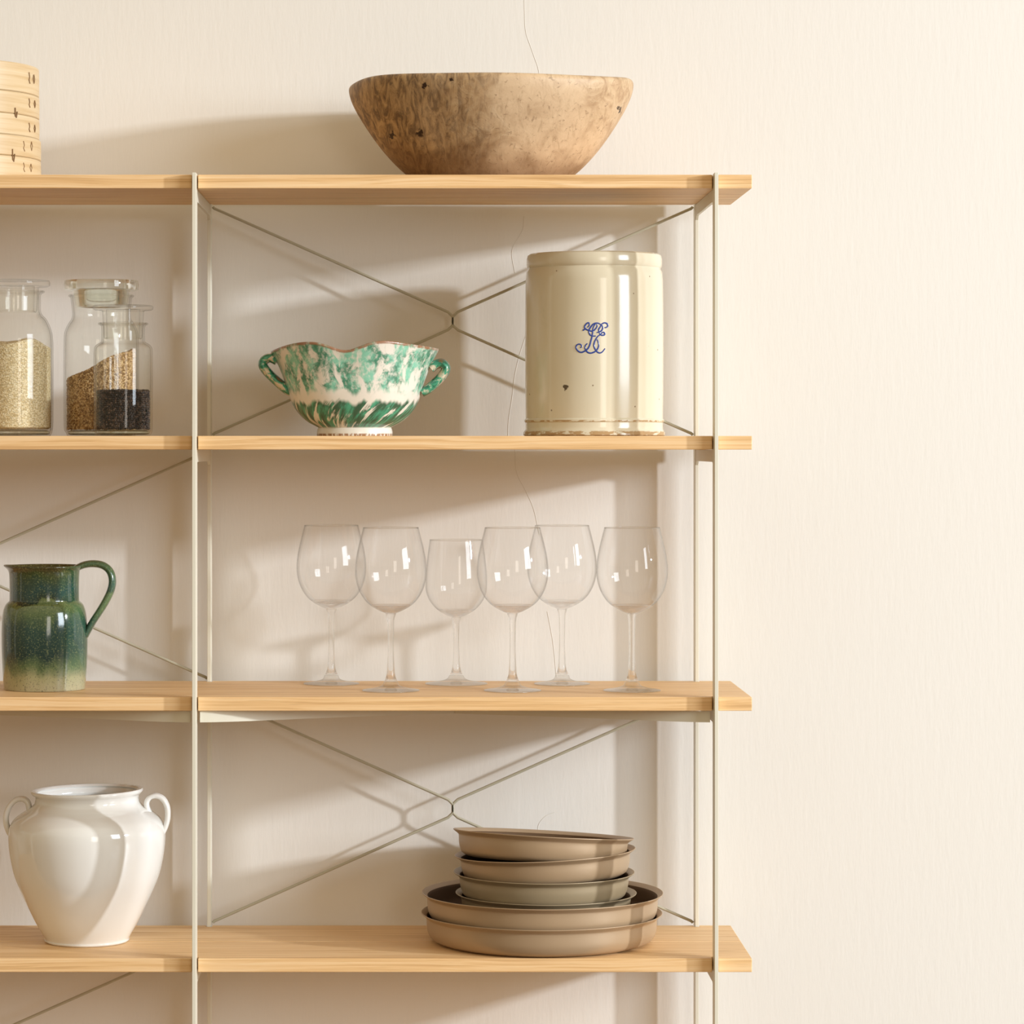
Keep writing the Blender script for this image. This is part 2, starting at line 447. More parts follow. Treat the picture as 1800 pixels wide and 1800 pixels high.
# ------------------------------------------------------------------ shelving unit
TOPS = [EYE + .3654, EYE + .0121, EYE - .3412, EYE - .6945, EYE - 1.0478]
TH = .0185
PX = [-1.0095, -.3057, .398]
PT = .0025          # half thickness of the flat steel
XL, XR = -1.0580, .4477
unit = thing('shelving_unit', 'open shelving unit with oak boards on thin stone-grey steel uprights against the plaster wall', 'shelving', (0, 0, 0))

def steel(name, parts, bevel=.0004):
    V, Fc = join(parts); return link(name, V, Fc, STEEL, unit, None, None, bevel)

for lv, zt in enumerate(TOPS):
    nt = .0042
    poly = [(XL, .0)]
    for x in PX: poly += [(x - nt, 0), (x - nt, .0135), (x + nt, .0135), (x + nt, 0)]
    poly += [(XR, 0), (XR, .1440), (XL, .1440)]
    V, Fc = prism(poly, -TH, 0)
    link('shelf_plank', V, Fc, OAKS[lv * 2], unit, None, None, .0009, loc=(0, 0, zt))
    poly = [(XL, .1458), (XR, .1458), (XR, .290)]
    for x in PX[::-1]: poly += [(x + nt, .290), (x + nt, .2770), (x - nt, .2770), (x - nt, .290)]
    poly += [(XL, .290)]
    V, Fc = prism(poly, -TH, 0)
    link('shelf_plank', V, Fc, OAKS[lv * 2 + 1], unit, None, None, .0009, loc=(0, 0, zt))

for x in PX:
    for (ya, yb) in ((-.0175, .0125), (.2785, .3085)):
        steel('upright', [boxm(x - PT, x + PT, ya, yb, 0, TOPS[0] + .0015)])
    for zt in TOPS:
        # flat bearer between front and back uprights, with a widened end at each
        z1 = zt - TH - .0003; z0 = z1 - .0165
        V = []
        pts = [(.0125, z0 - .006), (.022, z0), (.269, z0), (.2785, z0 - .006), (.2785, z1), (.0125, z1)]
        n = len(pts)
        V = [(x - PT * .8, a, b) for a, b in pts] + [(x + PT * .8, a, b) for a, b in pts]
        Fc = [tuple(range(n)), tuple(range(n, 2 * n))[::-1]] + [(i, n + i, n + (i + 1) % n, (i + 1) % n) for i in range(n)]
        steel('bearer', [(V, Fc)])

def xbrace(bay, lv):
    xa, xb = PX[bay] + PT, PX[bay + 1] - PT
    xm = (xa + xb) / 2; y = .3015; r = .0021
    zt = TOPS[lv] - TH - .0025; zb = TOPS[lv + 1] + .0026
    zm = (zt + zb) / 2; g = .0088
    parts = []
    for sx_, s in ((1, 1), (-1, 1), (1, -1), (-1, -1)):
        xe = xb if sx_ > 0 else xa; ze = zt if s > 0 else zb
        p = [(xm, y, zm), (xm, y, zm + s * g * .55), (xm + sx_ * .0012, y, zm + s * g * .85), (xm + sx_ * .007, y, zm + s * (g + .0042)),
             (xm + sx_ * .03, y, zm + s * (g + .0042 + .023 * .447))]
        slope = (abs(ze - zm) - g - .0042) / (abs(xe - xm) - .007)
        p[-1] = (xm + sx_ * .03, y, zm + s * (g + .0042 + .023 * slope))
        p += [(xe - sx_ * .016, y, ze - s * .009 * slope * 1.8), (xe - sx_ * .004, y, ze - s * .002), (xe - sx_ * .0015, y, ze + s * .0005)]
        parts.append(tube(p, r, 10))
    V, Fc = join(parts)
    link('cross_brace', V, Fc, WIRE, unit, 50)
xbrace(1, 0); xbrace(1, 2); xbrace(0, 1); xbrace(0, 3)

def plan_brace(bay):
    xa, xb = PX[bay] + PT, PX[bay + 1] - PT; xm = (xa + xb) / 2; yc = .1455
    z1 = TOPS[2] - TH - .0010; z0 = z1 - .0150
    for sx_, sy in ((-1, -1), (1, -1), (-1, 1), (1, 1)):
        xe = xa if sx_ < 0 else xb; ye = .006 if sy < 0 else .284
        ctrl = [(xm + sx_ * .0008, yc + sy * .001), (xm + sx_ * .012, yc + sy * .005), (xm + (xe - xm) * .5, yc + (ye - yc) * .50), (xe - sx_ * .07, ye - sy * .020),
                (xe - sx_ * .025, ye - sy * .004), (xe - sx_ * .004, ye)]
        c = cr(ctrl, 6); h = .00075
        V = []
        for i, p in enumerate(c):
            t = (c[min(i + 1, len(c) - 1)] - c[max(i - 1, 0)]).normalized(); nx, ny = -t.y * h, t.x * h
            V += [(p.x + nx, p.y + ny, z0), (p.x - nx, p.y - ny, z0), (p.x - nx, p.y - ny, z1), (p.x + nx, p.y + ny, z1)]
        Fc = [(0, 1, 2, 3)]
        for i in range(len(c) - 1):
            for k in range(4):
                Fc.append((i * 4 + k, i * 4 + (k + 1) % 4, i * 4 + 4 + (k + 1) % 4, i * 4 + 4 + k))
        b = (len(c) - 1) * 4; Fc.append((b + 3, b + 2, b + 1, b))
        link('under_shelf_strip', V, Fc, STEEL, unit, 30)
plan_brace(0); plan_brace(1)

BOARD = list(TOPS); TOPS = [z + .0003 for z in TOPS]
# ------------------------------------------------------------------ bamboo steamers (stacked)
sxc, syc, SR = -.6655, .150, .1315
def stitches(items, cx, cy, R, base, parent):
    for (px, py, h, kind) in items:
        y = cy - R * .8
        for _ in range(6):
            x = X(px, y) - cx; y = cy - math.sqrt(max(1e-6, R * R - x * x))
        a0 = math.atan2(y - cy, x)
        z = Z(py, y) - base
        hh = h / 1286.0
        def pt(da, dz): return ((R + .0005) * math.cos(a0 + da), (R + .0005) * math.sin(a0 + da), z + dz)
        if kind == 'v': q = [pt(-.012, hh * .5), pt(.004, hh * .1), pt(-.010, -hh * .2), pt(.012, -hh * .5)]
        elif kind == 'o': q = [pt(.0, hh * .5), pt(.022, 0), pt(.004, -hh * .5), pt(-.020, 0), pt(.0, hh * .5)]
        else: q = [pt(-.012, hh * .5), pt(-.008, -hh * .35), pt(.006, -hh * .5), pt(.018, -.05 * hh), pt(.020, hh * .12)]
        V, Fc = tube(q, .00055 if kind != 'b' else .0009, 6); link('lacing', V, Fc, THREAD, parent, 50)
def band(r0, r1, z0, z1, n=2):
    b = .0012
    return [(r0, z0 + b), (r0 + b, z0), (r1 - b, z0), (r1, z0 + b), (r1 + .0003, (z0 + z1) / 2), (r1, z1 - b), (r1 - b, z1), (r0 + b, z1), (r0, z1 - b), (r0, z0 + b)]
GS = 'stacked bamboo steamers'
st = thing('steamer_basket', 'bottom basket of the pale bamboo steamer stack, resting on the top shelf', 'steamer', (sxc, syc, TOPS[0]), GS)
lathe('lower_band', band(SR - .006, SR + .0008, .0002, .0318), BAMBOO, st, 128)
lathe('upper_band', band(SR - .006, SR + .0008, .0322, .0605), BAMBOO, st, 128)
lathe('slatted_base', [(0, .010), (SR - .007, .010), (SR - .007, .014), (0, .014)], BAMBOO, st, 96)
stitches([(42, 257, 18, 'v'), (55, 257, 16, 'o'), (42, 294, 16, 'v'), (54, 295, 14, 'o'), (23, 273, 22, 'b')], sxc, syc, SR + .0008, TOPS[0], st)
zb = TOPS[0] + .0608
st = thing('steamer_basket', 'middle bamboo steamer basket, between the lid and the bottom basket', 'steamer', (sxc - .001, syc, zb), GS)
lathe('lower_band', band(SR - .006, SR - .0004, .0002, .0293), BAMBOO, st, 128)
lathe('upper_band', band(SR - .006, SR - .0004, .0297, .0600), BAMBOO, st, 128)
lathe('slatted_base', [(0, .010), (SR - .007, .010), (SR - .007, .014), (0, .014)], BAMBOO, st, 96)
stitches([(53, 181, 16, 'v'), (63, 183, 13, 'o'), (53, 224, 16, 'v'), (63, 226, 13, 'o'), (29, 198, 17, 'b')], sxc, syc, SR, zb, st)
zb = zb + .0603
st = thing('steamer_cover', 'bamboo steamer lid on top of the stack at the top left', 'steamer lid', (sxc - .001, syc, zb), GS)
lathe('rim_band', band(SR - .006, SR - .0008, .0002, .0400), BAMBOO, st, 128)
lathe('domed_top', [(0, .0425), (SR * .5, .0415), (SR - .0075, .036), (SR - .0075, .0385), (SR * .5, .0445), (0, .046)], BAMBOO, st, 96)
stitches([(53, 137, 20, 'v'), (61, 139, 16, 'o')], sxc, syc, SR, zb, st)

# ------------------------------------------------------------------ old wooden bowl
bx, by, bz = X(862, .135), .138, TOPS[0]
BW = .1985
def bowl_fn(r, z, a):
    q = r / BW
    ca, sa = math.cos(a), math.sin(a)
    # slightly flattened ends, uneven carved wall
    e = 1 + .010 * math.sin(3 * a + .7) * q + .006 * math.sin(7 * a) * q
    # rim waviness: right end high, left end low
    k = max(0, min(1, z / .135)) ** 2
    dz = k * (.0012 * math.sin(3 * a + .4) + .0009 * math.cos(5 * a) + .0068 * max(0, ca) ** 2 + .0055 * max(0, -ca) ** 2 - .0035 * max(0, -ca) ** 10 - .0022 * math.exp(-((a - 1.5 * PI - .35) / .5) ** 2))
    return (r * ca * e, r * sa * e * .765, z + dz)
bp = [(0, .0), (.090, .0), (.103, .0015), (.120, .0135), (.1365, .029), (.154, .049), (.1715, .073), (.1865, .0965), (.1955, .1150), (.1985, .1270), (.1975, .1335),
      (.1925, .1368), (.1865, .1350), (.1835, .1250), (.175, .1000), (.160, .0760), (.135, .050), (.105, .030), (.06, .018), (0, .015)]
bpp = [(0, 0)] + [(v[0], max(0, v[1])) for v in cr(bp[1:], 4)]
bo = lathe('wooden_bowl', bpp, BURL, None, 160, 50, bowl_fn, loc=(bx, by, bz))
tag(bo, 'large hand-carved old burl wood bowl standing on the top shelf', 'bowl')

# ------------------------------------------------------------------ apothecary jars
def shell(outer, th, inner_from=0):
    """outer profile (r,z) from bottom centre up to the mouth -> closed shell profile"""
    P = [tuple(v) for v in outer]
    inner = []
    for i, (r, z) in enumerate(P):
        a = P[max(i - 1, 0)]; b = P[min(i + 1, len(P) - 1)]
        tx, tz = b[0] - a[0], b[1] - a[1]; L = math.hypot(tx, tz) or 1
        nr, nz = -tz / L, tx / L
        inner.append((max(0, r + nr * th), z + nz * th))
    inner[0] = (0, P[0][1] + th)
    return P + inner[::-1]
GJ = 'glass apothecary jars on the second shelf'
def jar(name, label, cxp, y, p, lid, stem, disc_t):
    cx = X(cxp, y); s = S(y); base = TOPS[1]
    zb = lambda py: (VY - py) / s + EYE - base
    t = thing(name, label, 'jar', (cx, y, base), GJ)
    prof = [(0, .0015), (p[0][0] / s - .006, .0008), (p[0][0] / s - .002, .0004)] + [(a / s, max(.004, zb(b))) for a, b in p]
    pr = [prof[0], prof[1]] + [tuple(v) for v in cr(prof[2:], 5)]
    lathe('jar_body', shell(pr, .0022), JARG, t, 96, 40)
    # thick bottom
    rb = p[0][0] / s - .0030
    lathe('jar_bottom', [(0, .0018), (rb - .003, .0016), (rb, .0035), (rb, .0065), (rb - .004, .0080), (0, .0085)], SOLIDJ, t, 96, 40)
    mr, mz = p[-1][0] / s, zb(p[-1][1])
    (lw, ltop, lbot) = lid
    a, b = zb(lbot), zb(ltop); R = lw / s
    sr, sb = stem[0] / s, zb(stem[1])
    so = thing2 = lathe('stopper', [(0, b - .0006), (R * .80, b - .0005), (R * .93, b), (R - .0010, b - .0005), (R, (a + b) / 2 + .001), (R - .0006, a + .0012), (R * .93, a), (sr + .002, a),
              (sr, a - .002), (sr * .93, sb + .003), (sr * .88, sb), (sr * .80, sb + .002), (sr * .82, a - .002), (sr * .82, a + .001), (0, a + .0012)], SOLIDJ if disc_t else JARG, t, 96, 40)
    return t, cx, s, base
ja = jar('glass_jar', 'tall stoppered glass jar at the left edge, nearly full of fine pale grain', 28, .125,
    [(63, 760), (65, 748), (65.5, 700), (65.5, 640), (65, 600), (62, 580), (54, 562), (46, 553), (43.5, 545), (43.5, 530), (44, 518), (50, 514), (50, 511.5), (46, 510.5)],
    (60, 493, 504), (40, 549), False)
jb = jar('glass_jar', 'stoppered glass jar with a thick greenish disc lid, behind the small lentil jar', 178, .175,
    [(62, 760), (65.5, 750), (66, 700), (66, 640), (65.5, 595), (63, 580), (57, 568), (52, 560), (51, 550), (53, 530), (54, 524), (57, 521.5), (57, 519), (53, 518)],
    (65.5, 493, 511), (49, 540), True)
jc = jar('glass_jar', 'small stoppered glass jar with black lentils in its lower third', 216.5, .070,
    [(50, 760), (51.5, 752), (51.8, 700), (51.8, 650), (51.5, 618), (49.5, 609), (44, 604), (39, 601), (38, 595), (38, 580), (39, 573), (43.5, 570.5), (43.5, 568), (40, 567)],
    (53, 537, 545.5), (36.5, 596), False)

def fill_profile(R, h0, h1): return [(0, h0), (R - .003, h0), (R, h0 + .003), (R, h1 - .003), (R - .002, h1), (0, h1 + .001)]
random.seed(4)
s = S(.125); R = 65.5 / s - .0035
g = lathe('fine_grain', [(0, .0092), (R - .004, .0092), (R, .012)] + [(R, .012 + k * .0118) for k in range(1, 9)] + [(R, .1255), (R - .006, .1285), (R * .5, .1300), (0, .131)],
          m_grain('pale_couscous', (.60, .45, .23), (.80, .67, .42), (.88, .78, .56), 450), None, 96, 40,
          lambda r, z, a: (r * math.cos(a), r * math.sin(a), z + (.006 * (r / R) * math.cos(a * 2 + 2.2) + .002 * math.sin(5 * a) if z > .12 else 0)), loc=(ja[1], .125, TOPS[1]))
tag(g, 'fine pale yellow grain filling the jar at the left edge', 'grain', None, 'stuff')

ICO = None
def ico():
    global ICO
    if ICO is None:
        bm = bmesh.new(); bmesh.ops.create_icosphere(bm, subdivisions=1, radius=1)
        ICO = ([v.co.copy() for v in bm.verts], [tuple(v.index for v in f.verts) for f in bm.faces]); bm.free()
    return ICO
def grains(name, mat, R, top, size, elong, loc, core):
    """loose seeds packed against the jar wall and over the top, round a solid core"""
    iv, fc = ico(); V = []; Fc = []
    step = size * 1.55
    def put(c):
        m = Matrix.Rotation(random.uniform(0, 6.28), 3, 'Z') @ Matrix.Rotation(random.uniform(-1.2, 1.2), 3, 'X') @ Matrix.Rotation(random.uniform(0, 6.28), 3, 'Y')
        sc3 = (size * random.uniform(.85, 1.1) * elong, size * random.uniform(.8, 1.05), size * random.uniform(.7, 1.0))
        b = len(V)
        for v in iv: V.append(m @ Vector((v.x * sc3[0], v.y * sc3[1], v.z * sc3[2])) + c)
        Fc.extend(tuple(b + i for i in q) for q in fc)
    z = .0105
    while z < .16:
        n = int(2 * PI * R / step); off = random.random()
        for k in range(n):
            a = 2 * PI * (k + off + random.uniform(-.2, .2)) / n
            rr = R - size * random.uniform(.9, 1.5)
            zz = z + random.uniform(-.3, .3) * size
            if zz < top(a, rr): put(Vector((rr * math.cos(a), rr * math.sin(a), zz)))
        z += step * .82
    rr = R - step
    while rr > 0:
        n = max(1, int(2 * PI * rr / step))
        for k in range(n):
            a = 2 * PI * (k + random.random() * .5) / n
            put(Vector((rr * math.cos(a), rr * math.sin(a), top(a, rr) - size * random.uniform(-.1, .5))))
        rr -= step
    # core
    seg = 48; Rc = R - size * 1.2; b = len(V)
    V.append(Vector((0, 0, .0095)))
    for k in range(seg): V.append(Vector((Rc * math.cos(2 * PI * k / seg), Rc * math.sin(2 * PI * k / seg), .0095)))
    for k in range(seg):
        a = 2 * PI * k / seg; V.append(Vector((Rc * math.cos(a), Rc * math.sin(a), top(a, Rc) - size * .6)))
    V.append(Vector((0, 0, top(0, 0) - size * .6))); e = len(V) - 1
    for k in range(seg):
        k2 = (k + 1) % seg
        Fc.append((b, b + 1 + k2, b + 1 + k)); Fc.append((b + 1 + k, b + 1 + k2, b + 1 + seg + k2, b + 1 + seg + k)); Fc.append((e, b + 1 + seg + k, b + 1 + seg + k2))
    o = link(name, V, Fc, mat, None, 80, [[(0, 0)] * len(q) for q in Fc], loc=loc)
    return o
s = S(.175); R = 66 / s - .0045
g = grains('wheat_grain', m_random('golden_wheat_grains', (.22, .11, .035), (.50, .31, .13), (.78, .58, .32)), R,
           lambda a, r: .100 + .023 * (r / R) * math.cos(a) + .002 * math.sin(4 * a) * r / R, .00145, 1.8, (jb[1], .175, TOPS[1]), True)
tag(g, 'golden brown grain heaped at a slant in the jar with the thick lid', 'grain', None, 'stuff')
s = S(.07); R = 51.8 / s - .0032
g = grains('black_lentils', m_random('black_lentil_seeds', (.006, .004, .005), (.018, .013, .015), (.12, .08, .06), .28), R,
           lambda a, r: .0615 + .0010 * math.sin(3 * a), .0021, 1.0, (jc[1], .07, TOPS[1]), True)
tag(g, 'black lentils in the bottom of the small front jar', 'lentils', None, 'stuff')

# ------------------------------------------------------------------ green splashed bowl
gx, gy = X(623.5, .14), .145; s = S(.145); gz = TOPS[1]
hz = lambda py: (VY - py) / s + EYE - gz
def gfn(r, z, a):
    q = max(0, min(1, (z - .035) / .085))
    ca, sa = math.cos(a), math.sin(a)
    # four-lobed mouth: pinched at front and back and a little at the ears
    da = (a - (1.5 * PI - .11) + PI) % (2 * PI) - PI
    db = (a - .5 * PI + PI) % (2 * PI) - PI
    pin = math.exp(-(da / .26) ** 2) + math.exp(-(db / .26) ** 2)
    e = 1 + q * (-.095 * pin + .035 * math.cos(4 * a + PI) * -1 * .4) + .006 * math.sin(5 * a)
    dz = q ** 3 * (-.0125 * pin + .002 * math.sin(3 * a + 1) + .0035 * math.exp(-(((a - 1.5 * PI - .42)) / .3) ** 2) - .007 * abs(ca) ** 6)
    return (r * ca * e, r * sa * e * .93, z + dz)
P = [(0, .004), (.044, .003), (.0475, .0), (.0525, .0), (.0528, .006), (.0518, .0105), (.0525, .0125), (.0700, .0225), (.0838, .0385), (.0915, .0560), (.0985, .0800), (.1065, .1040), (.1140, .1215), (.1158, .1255),
     (.1150, .1278), (.1125, .1270), (.1075, .1180), (.1000, .1000), (.0920, .0780), (.0850, .0560), (.0760, .0400), (.0600, .0260), (.040, .0180), (0, .0150)]
pp = [P[0]] + [(v[0], max(0, v[1])) for v in cr(P[1:], 3)]
gb = thing('ceramic_bowl', 'cream ceramic bowl splashed with green, wavy rim and two ears, on the second shelf', 'bowl', (gx, gy, gz))
lathe('bowl_body', pp, GREENB, gb, 144, 55, gfn)
def ear(pts, name='ear_handle'):
    path = [(X(a, gy) - gx, dy, hz(b)) for a, b, dy in pts]
    c = cr(path, 6)
    V, Fc = tube(c, .0068, 16, .0170, side=(0, 1, 0))
    link(name, V, Fc, GREENH, gb, 60)
ear([(487, 634, 0), (475, 629, 0), (464, 634, 0), (463, 644, 0), (474, 658, 0), (489, 672, 0), (503, 684, 0), (514, 690, 0)])
ear([(757, 648, 0), (766, 641, 0), (777, 639, 0), (784, 648, 0), (777, 661, 0), (765, 673, 0), (752, 684, 0), (741, 690, 0)])

# ------------------------------------------------------------------ stoneware crock
cx_, cy_ = X(1044.5, .14), .140; CR = .0962; cz = TOPS[1]
ck = thing('stoneware_crock', 'tall cream glazed stoneware crock with a blue painted monogram, on the second shelf', 'crock', (cx_, cy_, cz))
CH = .2535
P = [(0, .002), (.090, .001), (.0965, .0), (.0990, .0012), (.0988, .0050), (.0962, .0085), (.0958, .0125), (.0958, .0185), (.0975, .0200), (.0975, .0222), (.0958, .0245), (.0962, .06), (.0965, .12), (.0963, .18), (.0958, .215), (.0948, .2285), (.0928, .2315), (.0925, .2335),
     (.0938, .2355), (.0945, .2385), (.0945, .2465), (.0932, .2515), (.0900, .2535), (.0868, .2515), (.0860, .245), (.0860, .06), (.0850, .018), (.078, .010), (0, .009)]
lathe('crock_body', P, CROCK, ck, 128, 34)
MONO = [
 [(790, 380), (832, 340), (840, 285), (805, 260), (745, 305), (715, 370), (740, 420), (820, 460), (900, 480), (970, 452), (1020, 400), (1045, 345), (1040, 295)],
 [(668, 465), (690, 448), (738, 420)],
 [(1150, 310), (1080, 275), (1010, 270), (940, 300), (880, 370), (840, 440), (830, 510), (862, 580), (920, 608), (1010, 610)],
 [(1003, 285), (960, 350), (932, 430), (930, 500), (917, 580), (905, 650), (880, 740), (850, 850), (810, 930), (750, 985), (690, 1022), (620, 1040), (550, 1010), (500, 950), (490, 885), (530, 835), (590, 825), (635, 862), (630, 900), (597, 918)],
 [(790, 808), (742, 850), (725, 920), (750, 985), (800, 1040), (870, 1060), (950, 1040), (1020, 995), (1070, 920), (1085, 840), (1072, 765), (1045, 700)],
 [(1130, 578), (1070, 612), (1020, 680), (975, 770), (960, 850), (980, 930), (1020, 995), (1070, 1045), (1130, 1055), (1190, 1020), (1252, 938)],
 [(1150, 310), (1190, 280), (1250, 262), (1310, 290), (1325, 340), (1290, 380), (1242, 388)],
 [(1150, 310), (1125, 375), (1092, 420), (1090, 470), (1110, 502)],
 [(1150, 310), (1190, 365), (1182, 430), (1150, 480), (1100, 500), (1038, 520)],
 [(1110, 500), (1120, 560), (1170, 590), (1230, 580), (1246, 542), (1210, 512), (1168, 530), (1130, 562)],
]
parts = []
for st_ in MONO:
    path = []
    for a, b in cr(st_, 5):
        px, py = 980 + a / 15, 550 + b / 15
        y = cy_ - CR
        for _ in range(5):
            x = X(px, y) - cx_; y = cy_ - math.sqrt(.0966 ** 2 - x * x)
        path.append((x, y - cy_, Z(py, y) - cz))
    n = len(path)
    rr = [.00075 + .00035 * math.sin(PI * i / (n - 1)) for i in range(n)]
    parts.append(tube(path, rr, 6, .00045, side=(0, 1, 0)))
V, Fc = join(parts)
link('monogram', V, Fc, BLUE, ck, 60)['label'] = 'blue painted script monogram'

# ------------------------------------------------------------------ wine glasses
GW = 'wine glasses on the third shelf'
def glass_parts(t, kind):
    if kind == 0:
        ob = [(.0075, .1075), (.0150, .1105), (.0260, .1165), (.0360, .1255), (.0440, .1385), (.0485, .1530), (.0497, .1660), (.0487, .1810), (.0460, .1960), (.0424, .2110), (.0386, .2257)]
        base_in = .1145; H = .2257; fr = .0394; st_top = .1075; sr = .0046
    else:
        ob = [(.0070, .0955), (.0150, .0985), (.0270, .1060), (.0370, .1170), (.0425, .1290), (.0440, .1400), (.0436, .1560), (.0420, .1750), (.0398, .1920), (.0380, .2050)]
        base_in = .1005; H = .2050; fr = .0438; st_top = .0960; sr = .0047
    o = [tuple(v) for v in cr(ob, 6)]
    # thin blown bowl
    out = [(r, z) for r, z in o if z > base_in + .004]
    inn = [(r - .0009, z) for r, z in out]
    out2 = out + [(out[-1][0] - .00045, H + .0004)] + inn[::-1]
    zt = out[0][1]; rt = out[0][0]
    body = out2 + [out2[0]]
    lathe('glass_bowl', body, BOWLG, t, 80, 50)
    rz, rr_ = out[-1][1], out[-1][0] - .00045
    lathe('rim', [(rr_ + .0007 * math.cos(q * PI / 4), rz + .0003 + .0007 * math.sin(q * PI / 4)) for q in range(9)], FOOTG, t, 80, 60)
    # solid bottom of the bowl, stem and foot
    low = [(r, z) for r, z in o if z <= base_in + .004] + [(rt, zt)]
    stem = [(0, 0.0012), (fr * .5, .0008), (fr - .0015, .0002), (fr, .0009), (fr - .0012, .0017), (fr * .6, .0038), (fr * .32, .0072), (.0098, .0125), (.0072, .018), (.0056, .025),
            (.0048, .040), (sr - .0004, .060), (sr, st_top - .018), (sr + .0006, st_top - .007)]
    stp = [stem[0]] + [tuple(v) for v in cr(stem[1:], 3)]
    top = [(rt - .0009, zt), ((rt - .0009) * .80, zt - .0030), ((rt) * .5, base_in + .0012), (.006, base_in), (0, base_in - .0003)]
    prof = stp + low + [tuple(v) for v in cr(top, 3)]
    # foot ring stops below the stem: split at the knob above the foot
    cut = .0125
    lathe('stem', [(0, cut)] + [p for p in prof if p[1] > cut + .0002 or (p[0] < .02 and p[1] > .05)], SOLID, t, 80, 50)
    lathe('foot', [p for p in stp if p[1] <= cut + .0002] + [(.0096, cut + .0001), (0, cut)], FOOTG, t, 80, 50)
def glass(px, y, kind, label, group=GW):
    t = thing('wine_glass', label, 'wine glass', (X(px, y), y, TOPS[2]), group)
    return t
g0 = glass(582.5, .228, 0, 'round wine glass at the left end of the row, set towards the wall')
glass_parts(g0, 0)
def copy_thing(src, label, loc):
    r = src.copy(); COL.objects.link(r); r.location = loc; r['label'] = label
    for ch in list(src.children):
        c = ch.copy(); COL.objects.link(c); c.parent = r
    return r
for px, y, lab in ((687, .106, 'round wine glass at the front, second from the left, overlapping the leftmost glass'),
                   (901, .106, 'round wine glass at the front edge, just right of the shorter odd glass'),
                   (988, .226, 'round wine glass set towards the wall, fifth from the left in the row'),
                   (1111, .106, 'round wine glass at the right end of the row, under the crock')):
    copy_thing(g0, lab, (X(px, y), y, TOPS[2]))
g3 = glass(802, .228, 1, 'shorter wine glass with straighter sides and a wider foot, mid-row')
glass_parts(g3, 1)

# ------------------------------------------------------------------ green jug
jx, jy, jz = X(78, .14), .141, TOPS[2]
jg = thing('ceramic_jug', 'green and blue-green glazed ceramic jug with a looped handle, on the third shelf', 'jug', (jx, jy, jz))
P = [(0, .0015), (.0530, .0008), (.0560, .0), (.0568, .003), (.0582, .020), (.0595, .045), (.0600, .070), (.0594, .092), (.0575, .108), (.0540, .1180), (.0495, .1225), (.0486, .1250), (.0484, .140), (.0488, .1590), (.0500, .1660), (.0532, .1698), (.0538, .1716), (.0525, .1725),
     (.0490, .1680), (.0455, .1560), (.0450, .125), (.0540, .105), (.0560, .070), (.0530, .015), (0, .008)]
pp = [P[0]] + [(v[0], max(0, v[1])) for v in cr(P[1:], 3)]
def jfn(r, z, a):
    q = max(0, min(1, (z - .158) / .013)) ** 2
    d = (a - PI + PI) % (2 * PI) - PI
    sp = math.exp(-(d / .35) ** 2)
    e = 1 + q * .055 * sp - .0 * q
    wob = 1 + .004 * math.sin(3 * a + z * 30)
    return (r * e * wob * math.cos(a), r * wob * (1 - .10 * sp * q) * math.sin(a), z + q * .001 * sp)
lathe('jug_body', pp, JUG, jg, 112, 45, jfn)
s = S(jy)
path = [(X(a, jy) - jx, 0, Z(b, jy) - jz) for a, b in [(129, 1003), (138, 997), (150, 992.5), (165, 991), (181, 994), (193, 1004), (197.5, 1020), (194.5, 1038), (185, 1058), (174, 1076), (163, 1093), (156, 1106), (150, 1118)]]
c = cr(path, 5)
V, Fc = tube(c, [.0046 + .0008 * math.sin(PI * i / (len(c) - 1)) for i in range(len(c))], 14, [.0135 - .004 * math.sin(PI * min(1, i / len(c) * 1.3)) for i in range(len(c))], side=(0, 1, 0))
link('jug_handle', V, Fc, JUG, jg, 60)

# ------------------------------------------------------------------ white two-handled vase
vx, vy, vz = X(153, .147), .147, TOPS[3]; s = S(vy)
va = thing('confit_pot', 'white glazed two-handled pottery jar with a wide mouth, on the fourth shelf', 'pot', (vx, vy, vz))
Q = [(71, 1654.6), (74, 1651), (74, 1647), (86, 1626), (100, 1599), (116, 1565), (127, 1536), (134, 1503), (136.8, 1477), (136.5, 1460), (134, 1449), (127, 1438), (114, 1427.5), (100, 1419), (92.5, 1411), (90.5, 1404), (92, 1398), (96, 1394), (98, 1390.5), (96.5, 1387.5)]
prof = [(a / s, (VY - b) / s + EYE - vz) for a, b in Q]
o = [(0, .001)] + [(prof[0][0] - .004, 0.0)] + [tuple(v) for v in cr(prof, 4)]
inn = [(max(0, a - .006), b) for a, b in prof[4:-1]][::-1]
o += [(prof[-1][0] - .0045, prof[-1][1] - .0002), (prof[-1][0] - .0075, prof[-1][1] - .003)] + inn[1:] + [(.045, .010), (0, .008)]
o = [(a, max(0, b)) for a, b in o]
lathe('pot_body', o, VASE, va, 128, 40, lambda r, z, a: (r * (1 + .004 * math.sin(2 * a + 1)) * math.cos(a), r * math.sin(a), z + (.0016 * math.cos(a) * (z / .21) ** 6)))
def vh(pts):
    path = [(X(a, vy) - vx, 0, Z(b, vy) - vz) for a, b in pts]
    c = cr(path, 6)
    V1, F1 = tube([p + Vector((0, -.0040, 0)) for p in c], .0037, 12, .0044, side=(0, 1, 0))
    V2, F2 = tube([p + Vector((0, .0040, 0)) for p in c], .0037, 12, .0044, side=(0, 1, 0))
    V, Fc = join([(V1, F1), (V2, F2)]); link('loop_handle', V, Fc, VASE, va, 60)
vh([(56, 1432), (51.5, 1422), (49, 1411), (41, 1404.5), (29, 1406), (18, 1416), (11.5, 1431), (11, 1447), (16, 1462), (24, 1474)])
vh([(264, 1430), (259, 1420), (258.5, 1409), (265, 1400.5), (276, 1399), (287, 1405), (294, 1419), (294.8, 1437), (291, 1453), (284, 1468)])

